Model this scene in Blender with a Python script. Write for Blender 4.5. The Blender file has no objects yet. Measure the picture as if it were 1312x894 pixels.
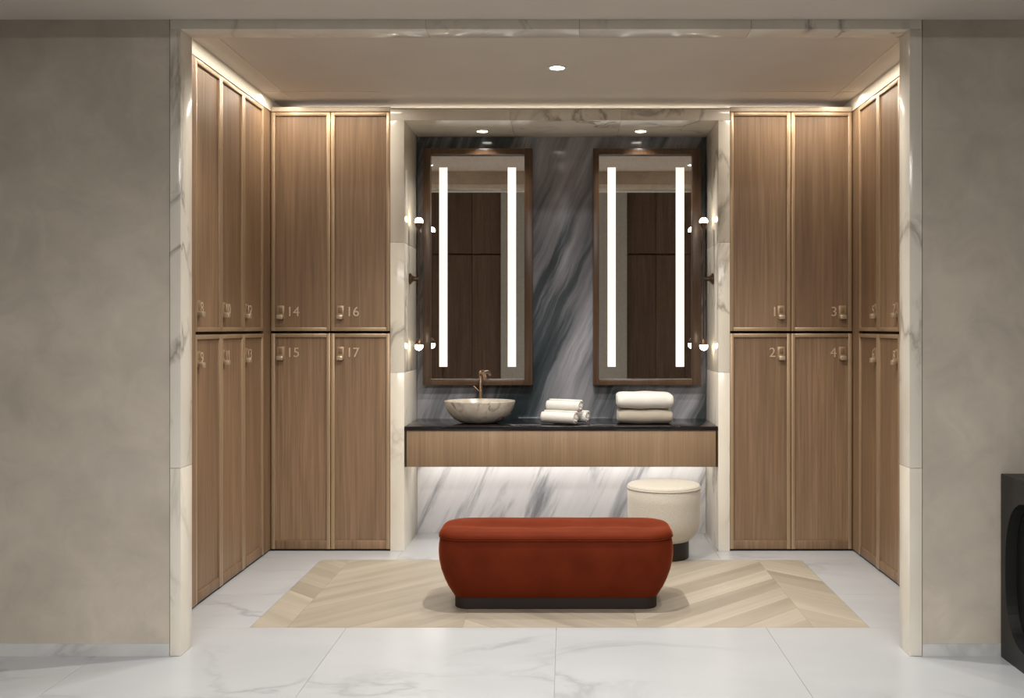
import bpy, bmesh, math, random
from mathutils import Vector, Matrix
random.seed(7)
SC = bpy.context.scene
COL = SC.collection
PI = math.pi

# ------------------------------------------------------------------ camera
F = 1290.0; W, H = 1312, 894; EYE = 1.45
cam = bpy.data.cameras.new('camera'); co = bpy.data.objects.new('camera', cam); COL.objects.link(co)
cam.sensor_width = 36; cam.lens = F / W * 36
cam.shift_x = (W / 2 - 725) / W; cam.shift_y = -(H / 2 - 420) / W
cam.clip_start = .05
co.location = (0, 0, EYE); co.rotation_euler = (PI / 2, 0, 0)
SC.camera = co

# ------------------------------------------------------------------ world, exposure, large lights
w = bpy.data.worlds.new('world'); SC.world = w; w.use_nodes = True
w.node_tree.nodes['Background'].inputs[0].default_value = (.9, .85, .78, 1)
w.node_tree.nodes['Background'].inputs[1].default_value = 0.02
SC.view_settings.view_transform = 'Standard'; SC.view_settings.look = 'None'
SC.view_settings.exposure = 0.0; SC.view_settings.gamma = 1.0; SC.view_settings.use_curve_mapping = False
SC.cycles.max_bounces = 10; SC.cycles.diffuse_bounces = 6; SC.cycles.glossy_bounces = 5
SC.cycles.sample_clamp_indirect = 4.0; SC.cycles.caustics_reflective = False; SC.cycles.caustics_refractive = False
SC.cycles.use_denoising = True

def area(name, loc, sx, sy, power, col=(1, .93, .84), rot=(0, 0, 0), spread=PI, parent=None):
    l = bpy.data.lights.new(name, 'AREA'); l.shape = 'RECTANGLE'; l.size = sx; l.size_y = sy
    l.energy = power; l.color = col; l.spread = spread
    o = bpy.data.objects.new(name, l); COL.objects.link(o); o.location = loc; o.rotation_euler = rot
    if parent: o.parent = parent
    return o
def spot(name, loc, power, angle, blend=.5, col=(1, .96, .89), rot=(0, 0, 0), r=.03, parent=None):
    l = bpy.data.lights.new(name, 'SPOT'); l.energy = power; l.spot_size = math.radians(angle); l.spot_blend = blend
    l.color = col; l.shadow_soft_size = r
    o = bpy.data.objects.new(name, l); COL.objects.link(o); o.location = loc; o.rotation_euler = rot
    if parent: o.parent = parent
    return o
ROOM_P, DOWN_P, SLOT_P, NICHE_P = 25, 80, 5.5, 28
area('room_light_panel', (-.1, 1.9, 3.66), 4.6, 2.2, ROOM_P, (1, .985, .96), spread=math.radians(104))

area('frontal_fill', (-.1, -.85, 3.67), 4.4, .14, 73, (1, .975, .94), rot=(math.radians(47), 0, 0), spread=math.radians(76))  # added unseen fill from behind the camera, lifts the lower front wall and lockers

# ------------------------------------------------------------------ materials
def new_mat(name):
    m = bpy.data.materials.new(name); m.use_nodes = True
    nt = m.node_tree; return m, nt, nt.nodes['Principled BSDF']
def P(b, **k):
    for a, v in k.items():
        b.inputs[a.replace('_', ' ')].default_value = v
def node(nt, t, **k):
    n = nt.nodes.new(t)
    for a, v in k.items(): setattr(n, a, v)
    return n
def ramp(nt, fac, stops, interp='LINEAR'):
    r = node(nt, 'ShaderNodeValToRGB'); r.color_ramp.interpolation = interp
    e = r.color_ramp.elements
    while len(e) < len(stops): e.new(.5)
    for i, (p, c) in enumerate(stops):
        e[i].position = p; e[i].color = (*c, 1) if len(c) == 3 else c
    nt.links.new(fac, r.inputs[0]); return r
def coords(nt, scale=(1, 1, 1), rot=(0, 0, 0), world=False, rnd=0.0):
    if world:
        g = node(nt, 'ShaderNodeNewGeometry'); out = g.outputs['Position']
    else:
        g = node(nt, 'ShaderNodeTexCoord'); out = g.outputs['Object']
    if rnd:
        oi = node(nt, 'ShaderNodeObjectInfo')
        mu = node(nt, 'ShaderNodeVectorMath', operation='MULTIPLY'); nt.links.new(oi.outputs['Random'], mu.inputs[0]); mu.inputs[1].default_value = (rnd, rnd * 1.7, rnd * .6)
        ad = node(nt, 'ShaderNodeVectorMath', operation='ADD'); nt.links.new(out, ad.inputs[0]); nt.links.new(mu.outputs[0], ad.inputs[1]); out = ad.outputs[0]
    mp = node(nt, 'ShaderNodeMapping'); nt.links.new(out, mp.inputs[0])
    mp.inputs['Scale'].default_value = scale; mp.inputs['Rotation'].default_value = rot
    return mp.outputs[0]
def noise(nt, vec, scale, detail=5, rough=.55, dist=0.0):
    n = node(nt, 'ShaderNodeTexNoise'); nt.links.new(vec, n.inputs['Vector'])
    n.inputs['Scale'].default_value = scale; n.inputs['Detail'].default_value = detail
    n.inputs['Roughness'].default_value = rough; n.inputs['Distortion'].default_value = dist
    return n.outputs[0]
def mixc(nt, fac, a, b, mode='MIX'):
    m = node(nt, 'ShaderNodeMix', data_type='RGBA', blend_type=mode)
    for s, v in ((m.inputs[0], fac), (m.inputs[6], a), (m.inputs[7], b)):
        if hasattr(v, 'node'): nt.links.new(v, s)
        else: s.default_value = v if not isinstance(v, tuple) else (*v, 1)
    return m.outputs[2]
def bump(nt, b, h, strength, dist=.002):
    n = node(nt, 'ShaderNodeBump'); n.inputs['Strength'].default_value = strength; n.inputs['Distance'].default_value = dist
    nt.links.new(h, n.inputs['Height']); nt.links.new(n.outputs[0], b.inputs['Normal'])
def plain(name, c, rough=.5, metal=0, **k):
    m, nt, b = new_mat(name); P(b, Base_Color=(*c, 1), Roughness=rough, Metallic=metal, **k)
    v = coords(nt); n = noise(nt, v, 60, 3)
    nt.links.new(ramp(nt, n, [(.3, tuple(x * .94 for x in c)), (.7, tuple(min(1, x * 1.05) for x in c))]).outputs[0], b.inputs['Base Color'])
    return m
def wood(name, dark, mid, light, rnd=3.0, s=1.0, rough=.48, axis='z'):
    m, nt, b = new_mat(name)
    sc = {'z': (70, 70, 1.6), 'x': (1.6, 70, 70)}[axis]
    v = coords(nt, tuple(q * s for q in sc), rnd=rnd)
    n1 = noise(nt, v, 1.0, 7, .62, .25)
    sc2 = {'z': (9, 9, .55), 'x': (.55, 9, 9)}[axis]
    v2 = coords(nt, sc2, rnd=rnd); n2 = noise(nt, v2, 1.0, 4, .5, .6)
    c1 = ramp(nt, n1, [(.22, dark), (.48, mid), (.74, light)]).outputs[0]
    c2 = ramp(nt, n2, [(.3, (.84, .83, .82)), (.7, (1.12, 1.12, 1.12))]).outputs[0]
    oi = node(nt, 'ShaderNodeObjectInfo')
    c3 = ramp(nt, oi.outputs['Random'], [(0, (.86, .84, .82)), (1, (1.10, 1.10, 1.10))]).outputs[0]
    nt.links.new(mixc(nt, 1.0, mixc(nt, 1.0, c1, c2, 'MULTIPLY'), c3, 'MULTIPLY'), b.inputs['Base Color'])
    P(b, Roughness=rough); bump(nt, b, n1, .25, .001)
    return m
def veined(name, base, base2, vein, vscale=1.2, width=.035, rough=.2, rnd=0.0, rot=(0, 0, 0), scale=(1, 1, 1), amount=1.0, world=False, dist=.6):
    m, nt, b = new_mat(name)
    v = coords(nt, scale, rot, rnd=rnd, world=world)
    n = noise(nt, v, vscale, 6, .55, dist)
    sub = node(nt, 'ShaderNodeMath', operation='SUBTRACT'); nt.links.new(n, sub.inputs[0]); sub.inputs[1].default_value = .5
    ab = node(nt, 'ShaderNodeMath', operation='ABSOLUTE'); nt.links.new(sub.outputs[0], ab.inputs[0])
    line = ramp(nt, ab.outputs[0], [(0, (1, 1, 1)), (width * .35, (.5, .5, .5)), (width, (0, 0, 0))]).outputs[0]
    msk = ramp(nt, noise(nt, v, vscale * .8, 2), [(.47, (0, 0, 0)), (.62, (amount,) * 3)]).outputs[0]
    f = mixc(nt, 1.0, line, msk, 'MULTIPLY')
    cl = ramp(nt, noise(nt, v, vscale * 1.7, 4), [(.3, base2), (.62, base)]).outputs[0]
    nt.links.new(mixc(nt, f, cl, vein), b.inputs['Base Color'])
    P(b, Roughness=rough); return m

M = {}
M['plaster'] = None
m, nt, b = new_mat('beige_plaster'); v = coords(nt, world=True)
c = ramp(nt, noise(nt, v, 1.6, 5, .55), [(.3, (.45, .395, .325)), (.7, (.59, .525, .443))]).outputs[0]
c = mixc(nt, 1.0, c, ramp(nt, noise(nt, v, 5, 6, .62, .8), [(.35, (.90, .90, .91)), (.65, (1.05, 1.05, 1.04))]).outputs[0], 'MULTIPLY')
nt.links.new(c, b.inputs['Base Color']); P(b, Roughness=.72); bump(nt, b, noise(nt, v, 14, 5), .12, .004); M['plaster'] = m
m, nt, b = new_mat('ceiling_paint'); v = coords(nt, world=True)
c = ramp(nt, noise(nt, v, 3, 3), [(.3, (.62, .565, .50)), (.7, (.65, .595, .525))]).outputs[0]
nt.links.new(c, b.inputs['Base Color']); P(b, Roughness=.85); M['ceiling'] = m
M['fascia'] = plain('cream_paint', (.72, .66, .56), .7)
M['cornice'] = plain('lit_cornice_bronze', (.60, .50, .38), .4, .1)  # bronze of the cornice, the light falling on it put into a paler colour
M['wood'] = wood('walnut_veneer', (.148, .088, .048), (.220, .137, .078), (.295, .190, .114))
M['wood_h'] = wood('vanity_veneer', (.22, .15, .09), (.28, .19, .115), (.33, .23, .145), s=1.3)
M['mirror_wood'] = wood('dark_walnut', (.045, .024, .013), (.075, .041, .022), (.105, .060, .034), rough=.28)
M['wall_wood'] = wood('smoked_oak_panelling', (.15, .085, .052), (.22, .13, .08), (.29, .18, .115), rough=.5)
m, nt, b = new_mat('champagne_bronze'); v = coords(nt, (40, 40, 3)); n = noise(nt, v, 1, 4)
nt.links.new(ramp(nt, n, [(.3, (.39, .275, .172)), (.7, (.44, .315, .20))]).outputs[0], b.inputs['Base Color'])
P(b, Roughness=.36, Metallic=.42); M['bronze'] = m
M['dark_bronze'] = plain('dark_bronze', (.10, .062, .038), .3, .85)
M['tap_bronze'] = plain('brushed_bronze', (.30, .20, .13), .28, .9)
M['gap'] = plain('dark_recess', (.018, .011, .007), .7)
M['marble'] = veined('cream_marble', (.78, .73, .64), (.70, .645, .55), (.36, .32, .27), 1.6, .035, .16, rnd=2.0, rot=(.5, .4, .3), scale=(1.4, 1.4, .7))
M['tile'] = veined('white_marble_tile', (.495, .512, .53), (.45, .47, .49), (.27, .28, .295), .75, .028, .24, rnd=4.0, rot=(0, 0, .5), scale=(.8, 1.5, 1), amount=.75)
M['grout'] = plain('grey_grout', (.46, .46, .46), .9)
M['base'] = veined('grey_white_skirting', (.62, .615, .60), (.55, .55, .54), (.34, .34, .33), 1.2, .04, .35)
M['basin'] = veined('grey_stone', (.52, .47, .40), (.36, .32, .26), (.12, .10, .09), 7, .06, .22)
M['plank_a'] = wood('pale_oak_plank', (.375, .335, .272), (.395, .353, .287), (.415, .372, .303), rnd=5, rough=.5, axis='x', s=.5)
M['plank_b'] = wood('sand_oak_plank', (.352, .312, .25), (.372, .33, .265), (.392, .348, .28), rnd=5, rough=.5, axis='x', s=.5)
# blue-grey polished marble of the niche wall: steep diagonal strata
m, nt, b = new_mat('blue_grey_marble')
v = coords(nt, (1, 1, 1), (0, 0, 0), world=True)
mp = node(nt, 'ShaderNodeMapping'); nt.links.new(v, mp.inputs[0]); mp.inputs['Rotation'].default_value = (0, math.radians(-23), 0)
wv = noise(nt, mp.outputs[0], 1.6, 4, .5)
addv = node(nt, 'ShaderNodeVectorMath', operation='MULTIPLY_ADD')
nt.links.new(wv, addv.inputs[0]); addv.inputs[1].default_value = (.13, 0, 0); nt.links.new(mp.outputs[0], addv.inputs[2])
mp2 = node(nt, 'ShaderNodeMapping'); nt.links.new(addv.outputs[0], mp2.inputs[0]); mp2.inputs['Scale'].default_value = (2.6, 1, .17)
n1 = noise(nt, mp2.outputs[0], 1.0, 7, .62, .1)
mp3 = node(nt, 'ShaderNodeMapping'); nt.links.new(addv.outputs[0], mp3.inputs[0]); mp3.inputs['Scale'].default_value = (22, 1, 1.4)
n2 = noise(nt, mp3.outputs[0], 1.0, 5, .6, .2)
c1 = ramp(nt, n1, [(.36, (.016, .024, .028)), (.44, (.05, .062, .070)), (.485, (.16, .165, .185)), (.55, (.24, .235, .26)), (.60, (.33, .335, .365)), (.66, (.10, .12, .14))]).outputs[0]
c2 = ramp(nt, n2, [(.30, (.68, .69, .70)), (.5, (1, 1, 1)), (.7, (1.18, 1.17, 1.16))]).outputs[0]
nt.links.new(mixc(nt, 1.0, c1, c2, 'MULTIPLY'), b.inputs['Base Color']); P(b, Roughness=.10); M['blue'] = m
m, nt, b = new_mat('pale_streaked_marble')
mp = node(nt, 'ShaderNodeMapping'); nt.links.new(coords(nt, world=True), mp.inputs[0]); mp.inputs['Rotation'].default_value = (0, math.radians(-23), 0)
mp2 = node(nt, 'ShaderNodeMapping'); nt.links.new(mp.outputs[0], mp2.inputs[0]); mp2.inputs['Scale'].default_value = (6, 1, .7)
n1 = noise(nt, mp2.outputs[0], 1.0, 6, .62, .5)
c1 = ramp(nt, n1, [(.34, (.22, .23, .25)), (.42, (.42, .43, .46)), (.48, (.62, .62, .64)), (.7, (.72, .72, .73))]).outputs[0]
nt.links.new(c1, b.inputs['Base Color']); P(b, Roughness=.14); M['pale'] = m
M['mirror'] = plain('mirror_glass', (.86, .86, .85), .012, 1.0)
M['counter'] = plain('black_stone', (.012, .010, .011), .10)
M['black_metal'] = plain('dark_graphite_lacquer', (.013, .013, .012), .45)
M['black_in'] = plain('black_lacquer_inside', (.010, .010, .010), .4)
M['pouf_base'] = plain('black_plinth', (.012, .009, .007), .45)
m, nt, b = new_mat('rust_velvet'); v = coords(nt, (1, 1, 1)); n = noise(nt, v, 7, 4, .5)
nt.links.new(ramp(nt, n, [(.3, (.105, .016, .0055)), (.7, (.14, .0225, .0075))]).outputs[0], b.inputs['Base Color'])
P(b, Roughness=.62, Specular_IOR_Level=.04, Sheen_Weight=.45, Sheen_Roughness=.28, Sheen_Tint=(1, .25, .07, 1)); bump(nt, b, noise(nt, v, 350, 2), .15, .001); M['velvet'] = m
m, nt, b = new_mat('dark_velvet_plinth'); P(b, Base_Color=(.03, .010, .006, 1), Roughness=.7); 
nt.links.new(ramp(nt, noise(nt, coords(nt), 9, 3), [(.3, (.010, .004, .002)), (.7, (.016, .006, .003))]).outputs[0], b.inputs['Base Color']); M['velvet_dark'] = m
def fuzzy(name, c, sc=240, st=.8, d=.004):
    m, nt, b = new_mat(name); v = coords(nt); n = noise(nt, v, sc, 3, .6)
    nt.links.new(ramp(nt, n, [(.3, tuple(x * .86 for x in c)), (.7, c)]).outputs[0], b.inputs['Base Color'])
    P(b, Roughness=.95, Sheen_Weight=.3); bump(nt, b, n, st, d); return m
M['boucle'] = fuzzy('cream_boucle', (.58, .535, .46), 120)
M['towel'] = fuzzy('white_terry', (.74, .71, .66), 260)
M['towel_beige'] = fuzzy('beige_terry', (.44, .385, .31), 260)
def emit(name, c, s):
    m, nt, b = new_mat(name); P(b, Base_Color=(.2, .2, .2, 1), Emission_Color=(*c, 1), Emission_Strength=s, Roughness=.4); return m
M['led'] = emit('mirror_led', (1, .93, .80), 1.04)
M['bulb'] = emit('frosted_bulb', (1, .84, .60), 22)
M['lens'] = emit('downlight_lens', (1, .92, .80), 14)
M['under'] = emit('under_cabinet_led', (1, .96, .90), 26)
M['trimwhite'] = plain('painted_metal', (.62, .57, .49), .4)

# ------------------------------------------------------------------ mesh helpers
class MB:
    def __init__(s): s.bm = bmesh.new()
    def box(s, x0, x1, y0, y1, z0, z1, bev=0, seg=2):
        r = bmesh.ops.create_cube(s.bm, size=1)
        vs = r['verts']
        for v in vs:
            v.co = Vector(((x0 + x1) / 2 + v.co.x * (x1 - x0), (y0 + y1) / 2 + v.co.y * (y1 - y0), (z0 + z1) / 2 + v.co.z * (z1 - z0)))
        if bev:
            es = list({e for v in vs for e in v.link_edges})
            bmesh.ops.bevel(s.bm, geom=es, offset=bev, segments=seg, affect='EDGES', profile=.5)
        return s
    def prism(s, pts, z0, z1):
        lo = [s.bm.verts.new((x, y, z0)) for x, y in pts]; hi = [s.bm.verts.new((x, y, z1)) for x, y in pts]
        n = len(pts)
        s.bm.faces.new(lo[::-1]); s.bm.faces.new(hi)
        for i in range(n): s.bm.faces.new((lo[i], lo[(i + 1) % n], hi[(i + 1) % n], hi[i]))
        return s
    def rings(s, rings, close0=True, close1=True):
        rr = [[s.bm.verts.new(p) for p in r] for r in rings]; n = len(rr[0])
        for a, b_ in zip(rr, rr[1:]):
            for i in range(n): s.bm.faces.new((a[i], a[(i + 1) % n], b_[(i + 1) % n], b_[i]))
        if close0: s.bm.faces.new(rr[0][::-1])
        if close1: s.bm.faces.new(rr[-1])
        return s
    def lathe(s, prof, n=48, c=(0, 0, 0), axis='z', close0=True, close1=True):
        R = []
        for r, z in prof:
            ring = []
            for i in range(n):
                a = 2 * PI * i / n; p = (r * math.cos(a), r * math.sin(a), z)
                if axis == 'x': p = (p[2], p[0], p[1])
                if axis == 'y': p = (p[1], p[2], p[0])
                ring.append((p[0] + c[0], p[1] + c[1], p[2] + c[2]))
            R.append(ring)
        return s.rings(R, close0, close1)
    def tube(s, pts, r, n=14):
        pts = [Vector(p) for p in pts]; R = []
        for i, p in enumerate(pts):
            t = (pts[min(i + 1, len(pts) - 1)] - pts[max(i - 1, 0)]).normalized()
            up = Vector((0, 0, 1)) if abs(t.z) < .9 else Vector((1, 0, 0))
            a = t.cross(up).normalized(); b_ = t.cross(a)
            R.append([tuple(p + r * (math.cos(2 * PI * k / n) * a + math.sin(2 * PI * k / n) * b_)) for k in range(n)])
        return s.rings(R)
    def build(s, name, mat, parent=None, smooth=False, loc=None):
        bmesh.ops.recalc_face_normals(s.bm, faces=s.bm.faces)
        me = bpy.data.meshes.new(name); s.bm.to_mesh(me); s.bm.free()
        if smooth:
            for p in me.polygons: p.use_smooth = True
        if smooth == 'auto':
            me.set_sharp_from_angle(angle=math.radians(35))
        me.materials.append(mat)
        o = bpy.data.objects.new(name, me); COL.objects.link(o)
        if parent: o.parent = parent
        if loc: o.location = loc
        return o
def tag(o, label=None, cat=None, group=None, kind=None):
    for k, v in (('label', label), ('category', cat), ('group', group), ('kind', kind)):
        if v: o[k] = v
    return o
def empty(name, loc, rz=0, **k):
    o = bpy.data.objects.new(name, None); COL.objects.link(o); o.location = loc; o.rotation_euler = (0, 0, rz); o.empty_display_size = .1
    return tag(o, **k)
def box(name, mat, x0, x1, y0, y1, z0, z1, parent=None, bev=0, **k):
    return tag(MB().box(x0, x1, y0, y1, z0, z1, bev).build(name, mat, parent, smooth='auto' if bev else False), **k)
S = dict(kind='structure')

# ------------------------------------------------------------------ key dimensions
YW, YF1 = 4.453, 4.584            # face of the front wall, back of the marble portal
XL, XR = -1.917, 1.861            # door faces of the side lockers
YB, YN = 6.542, 7.11              # door faces of the back lockers, niche wall
ZC, ZB = 2.936, 2.813             # alcove ceiling, outer ceiling bulkhead
NX0, NX1, NZ = -1.05, .989, 2.797 # clear niche

# ------------------------------------------------------------------ structure
fl = box('floor', M['grout'], -4.5, 4.5, -2.6, 7.4, -.12, -.012, **S)
xs = [-4.5, -4.106, -3.091, -2.076, -1.061, -.046, .969, 1.984, 2.999, 4.014, 4.5]
ys = [-2.6, -.85, .58, 2.01, 3.44, 4.871]
g = .0008
RX0, RX1, RY0, RY1 = -1.53, 1.47, 4.871, 6.298
def tile(x0, x1, y0, y1):
    box('tile', M['tile'], x0 + g, x1 - g, y0 + g, y1 - g, -.012, 0, fl)
for a, b_ in zip(xs, xs[1:]):
    for c0, c1 in zip(ys, ys[1:]): tile(a, b_, c0, c1)
for c0, c1 in ((4.871, 5.476), (5.476, 6.298)):
    tile(-2.545, RX0, c0, c1); tile(RX1, 2.485, c0, c1)
for a, b_ in zip(xs[2:9], xs[3:9]): tile(a, b_, RY1, 7.3)
# flush chevron floor inlay: every plank is a piece
inlay = empty('trim_3', (0, 0, 0), **S)
box('inlay_bed', M['plank_b'], RX0 + g, RX1 - g, RY0 + g, RY1 - g, -.012, -.010, inlay)
def clip(poly, ax, lim, keep_less):
    out = []
    for i in range(len(poly)):
        p, q = poly[i], poly[(i + 1) % len(poly)]
        ip = (p[ax] <= lim) == keep_less or p[ax] == lim; iq = (q[ax] <= lim) == keep_less or q[ax] == lim
        if ip: out.append(p)
        if ip != iq:
            t = (lim - p[ax]) / (q[ax] - p[ax]); out.append(tuple(p[k] + t * (q[k] - p[k]) for k in (0, 1)))
    return out
cols = [(-1.53, -1.35, -1), (-1.35, -.5, 1), (-.5, .35, -1), (.35, 1.2, 1), (1.2, 1.47, -1)]
for x0, x1, sgn in cols:
    ref = {-1.53: -1.35, -1.35: -1.35, -.5: .35, .35: .35, 1.2: 2.05}[x0]   # valley x
    k = -12
    while k < 14:
        yb = RY0 + .11 + k * .205
        f = lambda x: yb + (abs(x - ref)) * 1.0
        poly = [(x0 + g / 2, f(x0)), (x1 - g / 2, f(x1)), (x1 - g / 2, f(x1) + .205 - g), (x0 + g / 2, f(x0) + .205 - g)]
        poly = clip(clip(poly, 1, RY0 + g, False), 1, RY1 - g, True)
        if len(poly) >= 3 and max(p[1] for p in poly) - min(p[1] for p in poly) > .01:
            cx = sum(p[0] for p in poly) / len(poly); cy = sum(p[1] for p in poly) / len(poly)
            a = math.atan2(sgn, 1)
            R = [((p[0] - cx) * math.cos(-a) - (p[1] - cy) * math.sin(-a), (p[0] - cx) * math.sin(-a) + (p[1] - cy) * math.cos(-a)) for p in poly]
            o = MB().prism(R, -.010, -.0002).build('plank', M['plank_a' if (k + (sgn > 0)) % 2 else 'plank_b'], inlay, loc=(cx, cy, 0)); o.rotation_euler.z = a
        k += 1

ce = empty('ceiling', (0, 0, 0), **S)
box('ceiling_slab', M['ceiling'], -2.45, 2.40, YF1, 7.3, ZC, ZC + .1, ce)
box('ceiling_bulkhead', M['ceiling'], -4.5, 4.5, 4.0, YW + .02, ZB, 3.7, ce)
box('ceiling_slab', M['ceiling'], -4.5, 4.5, -2.6, 4.0, 3.7, 3.8, ce)
wf = empty('wall_front', (0, 0, 0), **S)
box('wall_panel', M['plaster'], -4.5, -1.7535, YW, YF1, 0, ZB, wf)
box('wall_panel', M['plaster'], 1.5775, 4.5, YW, YF1, 0, ZB, wf)
box('wall_panel', M['plaster'], -4.5, 4.5, YW + .021, YF1, ZB + .001, 3.8, wf)
box('wall_alcove_left', M['plaster'], -2.5, -2.4, YF1, 7.3, 0, ZC, **S)
box('wall_alcove_right', M['plaster'], 2.35, 2.45, YF1, 7.3, 0, ZC, **S)
box('wall_alcove_back', M['fascia'], -2.4, 2.35, 7.15, 7.3, 0, ZC, **S)
box('wall_left', M['plaster'], -4.6, -4.5, -2.6, YF1, 0, 3.8, **S)
box('wall_right', M['plaster'], 4.5, 4.6, -2.6, YF1, 0, 3.8, **S)
bw = box('wall_back', M['wall_wood'], -4.5, 4.5, -2.7, -2.5, 0, 3.8, **S)
for i in range(8):            # opposite wall (seen in the mirrors): smoked oak panels flanking a plaster pier
    for sgn in (-1, 1):
        x0 = sgn * (.96 + .44 * i) - (.0 if sgn > 0 else .44) - .03
        for z0, z1 in ((.02, 2.56), (2.58, 3.7)):
            box('wood_panel', M['wall_wood'], x0 + .004, x0 + .436, -1.24, -1.20, z0, z1, bw)
tag(box('trim_4', M['fascia'], -.98, .92, -1.5, -1.02, 0, 3.7), **S)
bl = box('baseboard_left', M['base'], -4.5, -1.752, YW - .005, YW, 0, .055, **S)
br = box('baseboard_right', M['base'], 1.576, 4.5, YW - .005, YW, 0, .055, **S)

# marble portal of the opening: slabs with fine joints
po = empty('trim_1', (0, 0, 0), **S)
j = .0008
for x0, x1, zs in ((-1.75, -1.702, [0, .83, 2.77]), (1.519, 1.574, [0, .83, 2.77])):
    for a, b_ in zip(zs, zs[1:]): box('marble_slab', M['marble'], x0, x1, YW - .004, YF1, a + j, b_ - j, po, bev=.001)
for a, b_ in zip([-1.75, -.62, .06, .82, 1.574], [-.62, .06, .82, 1.574]):
    box('marble_slab', M['marble'], a + j, b_ - j, YW - .004, YF1, 2.77, ZB, po, bev=.001)
# marble surround of the niche
ns = empty('trim_2', (0, 0, 0), **S)
for x0, x1 in ((-1.141, NX0), (NX1, 1.065)):
    for a, b_ in ((0, 1.16), (1.16, 2.005), (2.005, NZ)):
        box('marble_slab', M['marble'], x0 + .001, x1, YB - .006, 7.15, a + j, b_ - j, ns, bev=.001)
for a, b_ in ((-1.141, -.36), (-.36, .36), (.36, 1.065)):
    box('marble_slab', M['marble'], a + j, b_ - j, YB - .006, 7.15, NZ, 2.87, ns, bev=.001)
wn = empty('wall_niche', (0, 0, 0), **S)
for x0, x1 in ((NX0, NX1),):
    box('marble_slab', M['blue'], x0 + .0005, x1 - .0005, YN, 7.149, .80, NZ, wn)
    box('marble_slab', M['pale'], x0 + .0005, x1 - .0005, YN, 7.149, .001, .799, wn)

# fascias above the lockers
box('trim_5', M['fascia'], XL - .40, XL, YF1, YB + .30, 2.858, ZC, **S)
box('trim_6', M['fascia'], XR, XR + .40, YF1, YB + .30, 2.858, ZC, **S)

# ------------------------------------------------------------------ lockers
LW = .388
def text_mesh(s, size):
    cu = bpy.data.curves.new('number', 'FONT'); cu.body = s; cu.size = size; cu.extrude = .0015; cu.align_x = 'LEFT'
    cu.space_character = .98
    o = bpy.data.objects.new('number', cu); COL.objects.link(o)
    bpy.context.view_layer.update()
    me = bpy.data.meshes.new_from_object(o.evaluated_get(bpy.context.evaluated_depsgraph_get()))
    bpy.data.objects.remove(o); return me
def locker(loc, rz, width, z0, z1, upper, latch_left, num, label, group):
    t = empty('locker', loc, rz, label=label, cat='locker', group=group)
    w_, e, d = width, .002, .022
    st = .024
    box('carcass', M['wood'], e, w_ - e, d, .42, z0, z1, t)
    box('door_panel', M['wood'], e + st - .004, w_ - e - st + .004, d - .010, d + .002, z0 + st - .004, z1 - st + .004, t)
    box('stile', M['bronze'], e, e + st, 0, d, z0, z1, t, bev=.0015)
    box('stile', M['bronze'], w_ - e - st, w_ - e, 0, d, z0, z1, t, bev=.0015)
    bh = .055 if not upper else st
    box('rail', M['bronze'], e + st, w_ - e - st, 0, d, z1 - st, z1, t, bev=.0015)
    box('rail', M['bronze'] if upper else M['wood'], e + st, w_ - e - st, 0 if upper else .003, d, z0, z0 + bh, t, bev=.0015)
    lx = e + st + .012 if latch_left else w_ - e - st - .012 - .048
    zc = z0 + .125 if upper else z1 - .125
    la = box('latch', M['bronze'], lx, lx + .048, d - .018, d - .010, zc - .042, zc + .04, t, bev=.003)
    box('keyhole', M['wood'], lx + .012, lx + .036, d - .020, d - .017, zc - .008, zc + .028, la, bev=.002)
    box('knob', M['tap_light'], lx + .004, lx + .044, d - .046, d - .017, zc - .048, zc - .020, la, bev=.004)
    me = text_mesh('1' if num == '11' else num, .088)
    me.materials.clear(); me.materials.append(M['bronze_num'])
    step = .036
    wt = max(v.co.x for v in me.vertices)
    o = bpy.data.objects.new('number', me); COL.objects.link(o); o.parent = t
    o.rotation_euler = (PI / 2, 0, 0)
    o.location = (lx + .048 + .012 if latch_left else lx - .014 - wt, d - .012, zc - .028)
    o['label'] = 'raised bronze number ' + num
    if num == '11':
        q = bpy.data.objects.new('digit', me); COL.objects.link(q); q.parent = o; q.location = (step, 0, 0)
    return t
M['tap_light'] = plain('polished_champagne', (.56, .44, .32), .3, .55)
M['bronze_num'] = plain('bronze_numeral', (.64, .50, .36), .35, .3)
ZL0, ZL1, ZU0, ZU1 = .014, 1.414, 1.430, 2.852
gU, gL = 'upper row of lockers', 'lower row of lockers'
# back wall bays
w1 = (-1.141 - XL) / 2
place = ['in the corner', 'beside the marble niche']
for i, (u, l) in enumerate((('14', '15'), ('16', '17'))):
    x = XL + i * w1
    locker((x, YB, 0), 0, w1, ZU0, ZU1, True, True, u, f'upper walnut locker {u}, back wall left of the niche, {place[i]}', gU)
    locker((x, YB, 0), 0, w1, ZL0, ZL1, False, True, l, f'lower walnut locker {l}, back wall left of the niche, {place[i]}', gL)
w2 = (XR - 1.065) / 2
for i, (u, l) in enumerate((('1', '2'), ('3', '4'))):
    x = 1.065 + i * w2; pl = place[1 - i]
    locker((x, YB, 0), 0, w2, ZU0, ZU1, True, False, u, f'upper walnut locker {u}, back wall right of the niche, {pl}', gU)
    locker((x, YB, 0), 0, w2, ZL0, ZL1, False, False, l, f'lower walnut locker {l}, back wall right of the niche, {pl}', gL)
wh = ['nearest the marble portal', 'in the middle of its three', 'nearest the back corner']
for i, (u, l) in enumerate((('8', '9'), ('10', '11'), ('12', '13'))):
    y = 5.213 + i * .392
    locker((XL, y, 0), PI / 2, .392, ZU0, ZU1, True, True, u, f'upper walnut locker on the left side wall, {wh[i]}', gU)
    locker((XL, y, 0), PI / 2, .392, ZL0, ZL1, False, True, l, f'lower walnut locker on the left side wall, {wh[i]}', gL)
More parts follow.
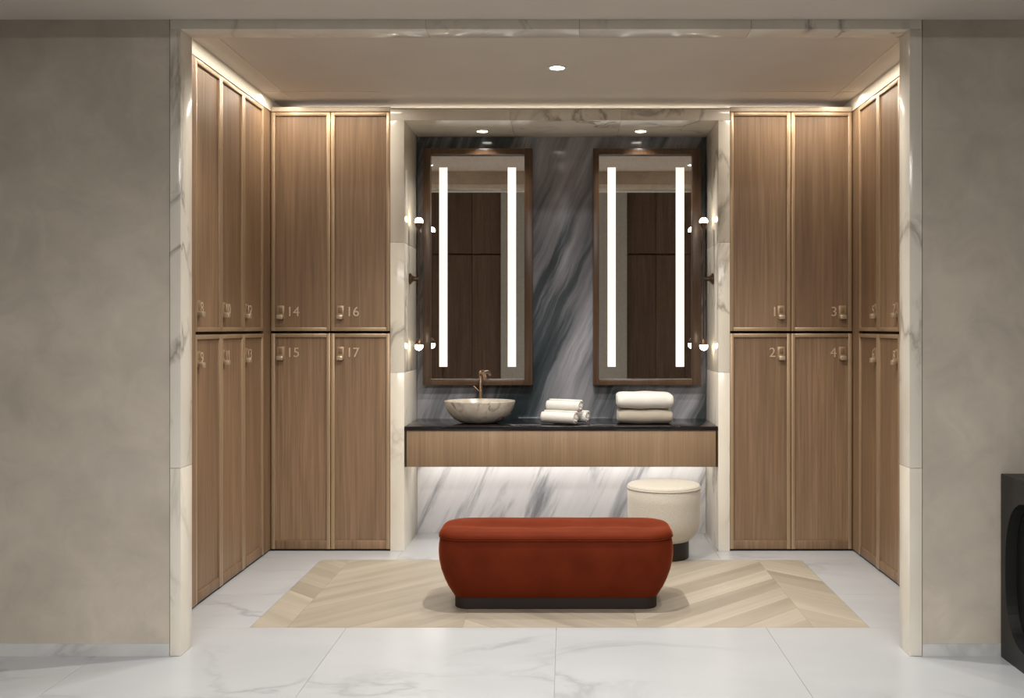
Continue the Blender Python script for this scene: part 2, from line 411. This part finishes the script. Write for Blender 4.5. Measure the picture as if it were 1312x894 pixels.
for i, (u, l) in enumerate((('5', '6'), ('7', '8'))):
    y = 6.405 - i * .392
    wl = ['nearest the back corner', 'nearest the marble portal'][i]
    locker((XR, y, 0), -PI / 2, .392, ZU0, ZU1, True, False, u, f'upper walnut locker on the right side wall, {wl}', gU)
    locker((XR, y, 0), -PI / 2, .392, ZL0, ZL1, False, False, l, f'lower walnut locker on the right side wall, {wl}', gL)
# plinths, cornices, corner and end fillers of the locker wall
for nm, a in (('trim_7', (XL - .3, XL - .012, YF1 + .01, YB + .012)), ('trim_8', (XR + .012, XR + .3, YF1 + .01, YB + .012))):
    box(nm, M['gap'], *a, 0, .013, **S)
box('trim_9', M['gap'], XL, -1.143, YB + .012, YB + .4, 0, .013, **S)
box('trim_10', M['gap'], 1.067, XR, YB + .012, YB + .4, 0, .013, **S)
box('trim_11', M['cornice'], XL + .004, -1.143, YB - .004, YB + .03, ZU1 + .003, ZU1 + .033, bev=.002, **S)
box('trim_12', M['cornice'], 1.067, XR - .004, YB - .004, YB + .03, ZU1 + .003, ZU1 + .033, bev=.002, **S)
box('trim_13', M['wood'], XL - .3, XL - .004, 6.391, YB + .02, .013, ZU1 + .003, **S)
box('trim_14', M['wood'], XR + .004, XR + .3, 6.407, YB + .02, .013, ZU1 + .003, **S)
box('trim_15', M['wood'], XL - .3, XL, YF1 + .005, 5.211, .013, ZU1 + .003, **S)
box('trim_16', M['wood'], XR, XR + .3, YF1 + .005, 5.619, .013, ZU1 + .003, **S)
for nm, a in (('trim_17', (XL - .3, XL - .03, YF1 + .01, 6.39)), ('trim_18', (XR + .03, XR + .3, YF1 + .01, 6.406))):
    box(nm, M['gap'], *a, ZL1 + .002, ZU0 - .002, **S)

# ------------------------------------------------------------------ vanity
v_ = empty('vanity_cabinet', ((NX0 + NX1) / 2, YB, .547), label='wall-hung walnut vanity cabinet under the black worktop in the niche', cat='cabinet')
cx = (NX0 + NX1) / 2; hw = (NX1 - NX0) / 2 - .003
box('cabinet_body', M['wood_h'], -hw, hw, .02, YN - YB - .002, 0, .236, v_)
box('front_panel', M['wood_h'], -hw + .012, hw - .012, 0, .02, 0, .236, v_, bev=.001)
box('end_strip', M['dark_bronze'], -hw, -hw + .010, -.001, .02, 0, .236, v_); box('end_strip', M['dark_bronze'], hw - .010, hw, -.001, .02, 0, .236, v_)
box('light_strip', M['under'], -hw + .03, hw - .03, .42, .44, -.010, -.001, v_)
tag(MB().box(NX0 + .001, NX1 - .001, YB - .006, YN - .001, .784, .810, .002).build('worktop', M['counter'], smooth='auto'), 'thin polished black stone worktop on the vanity cabinet', 'worktop')

# basin
ba = empty('washbasin', (-.58, 6.785, .811), label='round grey-beige stone vessel basin on the left of the worktop', cat='basin')
prof = [(.10, 0), (.135, .006), (.175, .030), (.205, .060), (.227, .10), (.238, .135), (.240, .146), (.238, .150), (.230, .150), (.222, .140), (.20, .10), (.16, .062), (.10, .035), (.03, .028), (.001, .0275)]
MB().lathe(prof, 64).build('bowl', M['basin'], ba, smooth='auto').scale = (1, .80, 1)
MB().lathe([(.001, .029), (.022, .030), (.024, .033), (.018, .036), (.001, .0365)], 24).build('drain', M['tap_bronze'], ba, smooth=True)
fa = empty('basin_tap', (-.592, 7.005, .811), label='slim bronze basin tap standing behind the stone basin', cat='tap')
MB().lathe([(.026, 0), (.026, .012), (.013, .016), (.013, .018)], 24).build('base', M['tap_bronze'], fa, smooth='auto')
MB().lathe([(.0125, .016), (.0125, .335), (.010, .340)], 20).build('stem', M['tap_bronze'], fa, smooth='auto')
MB().tube([(0, -.005, .315), (.012, -.04, .322), (.028, -.09, .325), (.038, -.13, .318), (.041, -.15, .300)], .011).build('spout', M['tap_bronze'], fa, smooth='auto')
MB().tube([(-.012, 0, .20), (-.03, 0, .215), (-.05, 0, .235)], .006).build('lever', M['tap_bronze'], fa, smooth='auto')

# towels
def roll(name_loc, rz, r, L, mat, label, group='rolled towels on the worktop'):
    t = empty('rolled_towel', name_loc, rz, label=label, cat='towel', group=group)
    # outer body: spiral sheet with thickness, plus rounded ends
    m_ = MB(); turns = 3.2; n = 110; th = r / (turns + .6)
    prof = []
    for i in range(n + 1):
        a = 2 * PI * turns * i / n; rr = th * .55 + (r - th * .55) * i / n
        prof.append((rr, a))
    rows = []
    for (rr, a) in prof:
        for_ = []
        for x, k in ((-L / 2, .93), (-L / 2 + .012, 1), (-L / 4, 1.01), (0, 1.02), (L / 4, 1.01), (L / 2 - .012, 1), (L / 2, .93)):
            q = rr - (1 - k) * .02 if k < 1 else rr * k
            for_.append((x + .004 * math.sin(a * 1.3), q * math.cos(a), q * math.sin(a) * .93 + r * .93))
        rows.append(for_)
    vs = [[m_.bm.verts.new(p) for p in row] for row in rows]
    for a, b_ in zip(vs, vs[1:]):
        for i in range(6): m_.bm.faces.new((a[i], a[i + 1], b_[i + 1], b_[i]))
    o = m_.build('towel_cloth', mat, t, smooth=True)
    md = o.modifiers.new('thickness', 'SOLIDIFY'); md.thickness = th * .82; md.offset = -1
    return t
roll((-.045, 6.685, .811), -.5, .050, .25, M['towel'], 'white rolled towel at the front of the small pile beside the basin')
roll((.035, 6.80, .811), -.5, .047, .25, M['towel'], 'white rolled towel at the back of the small pile, mostly hidden')
roll((-.012, 6.735, .887), -.5, .047, .25, M['towel'], 'white rolled towel lying on top of the small pile')
def folded(loc, w_, d, h, mat, label, seed):
    rnd = random.Random(seed)
    t = empty('folded_towel', loc, 0, label=label, cat='towel', group='folded towels on the worktop')
    # two folds stacked; each a U-shaped sheet whose bend faces the room
    th = h
    prof = []
    n = 10
    lay = th
    y0, y1 = -d / 2, d / 2
    # cross section outline (y,z) of one pillow-like fold with rounded front
    out = [(y1, 0)] + [(y1 - (y1 - y0 - lay / 2) * i / 6, 0) for i in range(1, 7)]
    for k in range(1, n):
        a = -PI / 2 - PI * k / n
        out.append((y0 + lay / 2 + lay / 2 * math.cos(a), lay / 2 + lay / 2 * math.sin(a)))
    out += [(y0 + lay / 2 + (y1 - y0 - lay / 2) * i / 6, lay) for i in range(7)]
    for s_ in range(1):
        mb = MB(); R = []
        nx = 15
        for i in range(nx):
            u = -1 + 2 * i / (nx - 1); x = u * w_ / 2 * (1 - .012 * s_)
            edge = 1 - abs(u) ** 7 * .30
            R.append([(x + rnd.uniform(-.001, .001), y + .004 * math.sin(i * 1.1 + s_), s_ * th + lay / 2 + (z - lay / 2) * edge * .97 + .002 * math.sin(i * .9 + s_ * 2 + y * 9)) for y, z in out])
        mb.rings(R)
        o = mb.build('towel_fold', mat, t, smooth='auto')
        md = o.modifiers.new('soft', 'SUBSURF'); md.levels = 1; md.render_levels = 1
    return t
folded((.528, 6.79, .811), .375, .27, .098, M['towel_beige'], 'beige folded towel lying under the white one on the worktop', 1)
folded((.528, 6.785, .911), .385, .28, .108, M['towel'], 'thick white folded towel on top of the beige one', 2)

# ------------------------------------------------------------------ mirrors
def mirror(x0, x1, gx0, gx1, strips, label):
    cxm = (x0 + x1) / 2
    t = empty('mirror', (cxm, YN, 1.05), label=label, cat='mirror', group='tall lit mirrors')
    yf, yg = 7.035, 7.072
    def bx(n, m_, a, b_, c0, c1, d0, d1, bev=0): return box(n, M[m_], a - cxm, b_ - cxm, c0 - YN, c1 - YN, d0 - 1.05, d1 - 1.05, t, bev)
    bx('backing', 'gap', x0 + .01, x1 - .01, yg + .004, YN - .001, 1.06, 2.695)
    bx('frame_side', 'mirror_wood', x0, gx0, yf, YN - .001, 1.05, 2.705, .002); bx('frame_side', 'mirror_wood', gx1, x1, yf, YN - .001, 1.05, 2.705, .002)
    bx('frame_rail', 'mirror_wood', gx0, gx1, yf, YN - .001, 2.662, 2.705, .002); bx('frame_rail', 'mirror_wood', gx0, gx1, yf, YN - .001, 1.05, 1.092, .002)
    bx('mirror_glass', 'mirror', gx0, gx1, yg, yg + .004, 1.092, 2.662)
    for a, b_ in strips: bx('light_strip', 'led', a, b_, yg - .003, yg, 1.177, 2.576)
mirror(-1.0, -.232, -.948, -.29, ((-.889, -.832), (-.408, -.350)), 'tall walnut-framed mirror above the basin with two vertical light strips')
mirror(.190, .945, .232, .884, ((.293, .350), (.772, .831)), 'tall walnut-framed mirror above the folded towels with two vertical light strips')

# ------------------------------------------------------------------ sconces
def sconce(xw, sgn, label):
    t = empty('wall_sconce', (xw, 6.756, 1.78), label=label, cat='wall lamp', group='wall lamps on the niche sides')
    q = lambda x: sgn * x
    MB().lathe([(.038, 0), (.038, q(.010)), (.030, q(.016)), (.016, q(.03)), (.012, q(.062))], 32, axis='x').build('wall_plate', M['dark_bronze'], t, smooth='auto')
    MB().lathe([(.006, -.43), (.006, .36)], 14, c=(q(.064), 0, 0)).build('rod', M['dark_bronze'], t, smooth='auto')
    for z, s_ in ((.377, 1), (-.447, -1)):
        c_ = MB().lathe([(.010, z - s_ * .045), (.026, z - s_ * .020), (.028, z - s_ * .004)], 24, c=(q(.064), 0, 0)).build('lamp_cup', M['dark_bronze'], t, smooth='auto')
        pr = [(.002, -.028)] + [(.028 * math.cos(a), .028 * math.sin(a)) for a in [math.radians(k) for k in range(-75, 80, 15)]] + [(.002, .028)]
        MB().lathe(pr, 24, c=(q(.064), 0, z + s_ * .006)).build('bulb', M['bulb'], t, smooth=True)
sconce(NX0, 1, 'slim bronze wall lamp with two small bulbs on the left side of the niche')
sconce(NX1, -1, 'slim bronze wall lamp with two small bulbs on the right side of the niche')

# ------------------------------------------------------------------ downlights
def downlight(x, y, z, r, label, power, angle, group, blend=.7):
    t = empty('downlight', (x, y, z), label=label, cat='downlight', group=group)
    MB().lathe([(r * .8, -.002), (r, -.004), (r * 1.12, -.001), (r * 1.12, .003), (r * .8, .003)], 32, close0=False, close1=False).build('trim_ring', M['trimwhite'], t, smooth='auto')
    MB().lathe([(r * .82, -.0015), (r * .82, .0)], 32).build('lens', M['lens'], t)
    spot('downlight_lamp', (0, 0, -.012), power, angle, blend, r=.022, parent=t)
downlight(-.05, 5.756, ZC, .052, 'round downlight in the middle of the alcove ceiling', DOWN_P, 120, 'alcove downlights')
for x, l in ((-1.25, 'left'), (-.04, 'middle'), (1.15, 'right')):
    downlight(x, 4.95, ZC, .045, f'{l} one of the round downlights just behind the portal lintel', DOWN_P * (2.3 if l == 'middle' else .7), 130, 'alcove downlights')
for x, l in ((-.572, 'left'), (.513, 'right')):
    downlight(x, 6.90, NZ, .045, f'{l} round downlight in the niche soffit above the {l} mirror', NICHE_P, 120, 'niche downlights')
# slim recessed wall-wash lines along the alcove ceiling sides, plus an added back pair
def line_light(x, y, L, along, label, p, tilt=0.0):
    t = empty('linear_light', (x, y, ZC), 0 if along == 'x' else PI / 2, label=label, cat='ceiling light', group='linear wall washers')
    MB().box(-L / 2, L / 2, -.009, .009, -.002, .004).build('housing', M['trimwhite'], t)
    area('wash', (0, 0, -.009), L - .02, .012, p, (1, .92, .80), (tilt, 0, 0), math.radians(165), t)
line_light(XL + .13, 5.56, 1.9, 'y', 'slim linear light at the ceiling edge over the left lockers', SLOT_P, math.radians(10))
line_light(XR - .13, 5.56, 1.9, 'y', 'slim linear light at the ceiling edge over the right lockers', SLOT_P, math.radians(-10))
line_light((XL - 1.141) / 2, YB - .20, .74, 'x', 'added slim wash light in the ceiling over the back lockers left of the niche', SLOT_P * .85)  # added light, brightens the upper back doors on the left
line_light((XR + 1.065) / 2, YB - .20, .74, 'x', 'added slim wash light in the ceiling over the back lockers right of the niche', SLOT_P * .85)  # its added twin for the back doors on the right

# hidden cove line on top of the niche surround and back lockers, shining up at the ceiling
cv = empty('linear_light', (-.03, 6.80, 2.887), 0, label='long cove light lying behind the locker tops and niche lintel', cat='ceiling light', group='linear wall washers')
box('housing', M['trimwhite'], -1.8, 1.8, -.012, .012, -.012, 0, cv)
area('cove', (0, -.006, .006), 3.58, .014, 1.5, (1, .93, .82), (PI + .9, 0, 0), PI, cv)

# ------------------------------------------------------------------ bench
be = empty('upholstered_bench', (-.052, 5.345, 0), label='oblong rust-red velvet bench in the middle of the alcove', cat='bench')
def sring(hx, hy, z, rc, n=24, fz=None):
    pts = []
    for cx_, cy_, a0 in ((hx - rc, hy - rc, 0), (-(hx - rc), hy - rc, PI / 2), (-(hx - rc), -(hy - rc), PI), (hx - rc, -(hy - rc), 3 * PI / 2)):
        for k in range(n // 2 + 1):
            a = a0 + PI / 2 * k / (n // 2); pts.append((cx_ + rc * math.cos(a), cy_ + rc * math.sin(a), z))
    # densify the straight sides
    out = []
    for i in range(len(pts)):
        p, q = Vector(pts[i]), Vector(pts[(i + 1) % len(pts)]); out.append(tuple(p))
        if (q - p).length > .08:
            m_ = 18 if (q - p).length > .4 else 6
            for k in range(1, m_): out.append(tuple(p.lerp(q, k / m_)))
    if fz: out = [(x, y, z + fz(x, y)) for x, y, z in out]
    return out
def breal(prof, fz=None): return [sring(.612 + o, .238 + o, z, max(.05, .205 + o), fz=fz) for z, o in prof]
hgt = lambda o: 0
body = [(.060, -.082), (.066, -.078), (.08, -.069), (.11, -.050), (.15, -.031), (.20, -.013), (.25, -.003), (.29, 0), (.33, -.002), (.358, -.007), (.368, -.014), (.370, -.03)]
def sc_ring(z, o):   # ring count constant: keep same topology by scaling a base ring
    base = sring(.612, .238, 0, .155)
    out = []
    for x, y, _ in base:
        nx = max(-1, min(1, x / .612)); ny = max(-1, min(1, y / .238))
        cxr = math.copysign(max(0, abs(x) - (.612 - .155)), x); cyr = math.copysign(max(0, abs(y) - (.238 - .155)), y)
        l = math.hypot(cxr, cyr) or 1
        out.append((x + o * cxr / l, y + o * cyr / l, z))
    return out
def off_ring(z, k, fz=None):  # inward rings for the cushion top (k = 0 rim .. 1 centre line)
    base = sring(.612, .238, 0, .155); out = []
    for x, y, _ in base:
        ax = math.copysign(min(abs(x), .612 - .238), x)
        px_, py_ = x + (ax * .97 - x) * k, y * (1 - k)
        out.append((px_, py_, z + (fz(px_, py_) if fz else 0)))
    return out
MB().rings([sc_ring(z, o) for z, o in body]).build('upholstered_body', M['velvet'], be, smooth='auto')
MB().rings([sc_ring(z, o) for z, o in ((0, -.089), (.004, -.086), (.066, -.086))]).build('plinth', M['velvet_dark'], be, smooth='auto')
fz = lambda x, y: -.012 * math.exp(-(y / .06) ** 2) + .0035 * math.sin(x * 9.5 + y * 5) * math.exp(-(y / .12) ** 2) + .002 * math.sin(x * 21 + y * 9)
top = [sc_ring(.366, -.022), sc_ring(.369, -.008), sc_ring(.376, -.002), sc_ring(.385, -.003), sc_ring(.395, -.010), sc_ring(.403, -.022)]
top += [off_ring(.407, k, (lambda x, y, k=k: fz(x, y) * min(1, k * 2.2))) for k in (.16, .25, .36, .48, .60, .72, .84, .95)]
MB().rings(top).build('cushion_top', M['velvet'], be, smooth='auto')
rg = sc_ring(.369, -.004)
pp = MB(); n = len(rg); R = []
for i in range(n):
    p = Vector(rg[i]); t_ = (Vector(rg[(i + 1) % n]) - Vector(rg[i - 1])).normalized(); a = t_.cross(Vector((0, 0, 1))).normalized()
    R.append([tuple(p + .0035 * (math.cos(2 * PI * k / 8) * a + math.sin(2 * PI * k / 8) * Vector((0, 0, 1)))) for k in range(8)])
R.append(R[0]); pp.rings(R, False, False)
pp.build('piping', M['velvet'], be, smooth=True)

# ------------------------------------------------------------------ pouf
pf = empty('pouf', (.622, 6.395, 0), label='round cream fabric stool with dark base between bench and vanity', cat='stool')
MB().lathe([(.158, 0), (.158, .11)], 48).build('base', M['pouf_base'], pf, smooth='auto')
MB().lathe([(.150, .108), (.165, .112), (.19, .135), (.214, .17), (.226, .21), (.230, .27), (.231, .36), (.231, .438), (.229, .440), (.232, .444), (.229, .455), (.218, .463), (.17, .468), (.08, .470), (.001, .470)], 64).build('cushion', M['boucle'], pf, smooth=True)
MB().lathe([(.2305, .436), (.2345, .438), (.2355, .441), (.2345, .444), (.2305, .446)], 64, close0=False, close1=False).build('piping', M['boucle'], pf, smooth=True)

# ------------------------------------------------------------------ console on the right
cn = empty('console_table', (1.92, 4.44, 0), label='dark graphite block console with oval cut-out at the right edge', cat='console')
def oval_panel(x0, x1, name):   # side panel in the YZ plane with an oval hole
    mb = MB(); n = 48; L, Hh = .55, .808
    cy_, cz_, ry, rz_ = -.255, .395, .215, .315
    def outer(a):
        c_, s_ = math.cos(a), math.sin(a)
        t_ = min((L / 2) / abs(c_) if abs(c_) > 1e-6 else 9, (Hh / 2) / abs(s_) if abs(s_) > 1e-6 else 9)
        return (-L / 2 + c_ * t_, Hh / 2 + s_ * t_)
    angs = sorted(set([2 * PI * i / n for i in range(n)] + [math.atan2(sy * Hh, sx * L) % (2 * PI) for sx in (-1, 1) for sy in (-1, 1)]))
    def inner(a):
        c_, s_ = math.cos(a), math.sin(a); e = 2.6
        t_ = (abs(c_ / ry) ** e + abs(s_ / rz_) ** e) ** (-1 / e); return (cy_ + c_ * t_, cz_ + s_ * t_)
    N = len(angs); V = [[mb.bm.verts.new((x, *f(a))) for a in angs] for x in (x0, x1) for f in (outer, inner)]
    for i in range(N):
        k = (i + 1) % N
        for A, B in ((V[0], V[1]), (V[2], V[3]), (V[0], V[2]), (V[1], V[3])):
            mb.bm.faces.new((A[i], A[k], B[k], B[i]))
    return mb.build(name, M['black_metal'], cn)
oval_panel(0, .05, 'side_panel'); oval_panel(.95, 1.0, 'side_panel')
box('top_panel', M['black_metal'], .05, .95, -.55, 0, .758, .808, cn, bev=.001)
box('back_panel', M['black_in'], .05, .95, -.03, -.002, .05, .758, cn)
box('inner_panel', M['black_in'], .051, .075, -.54, -.03, .02, .757, cn)
box('bottom_panel', M['black_metal'], .05, .95, -.55, 0, 0, .05, cn)
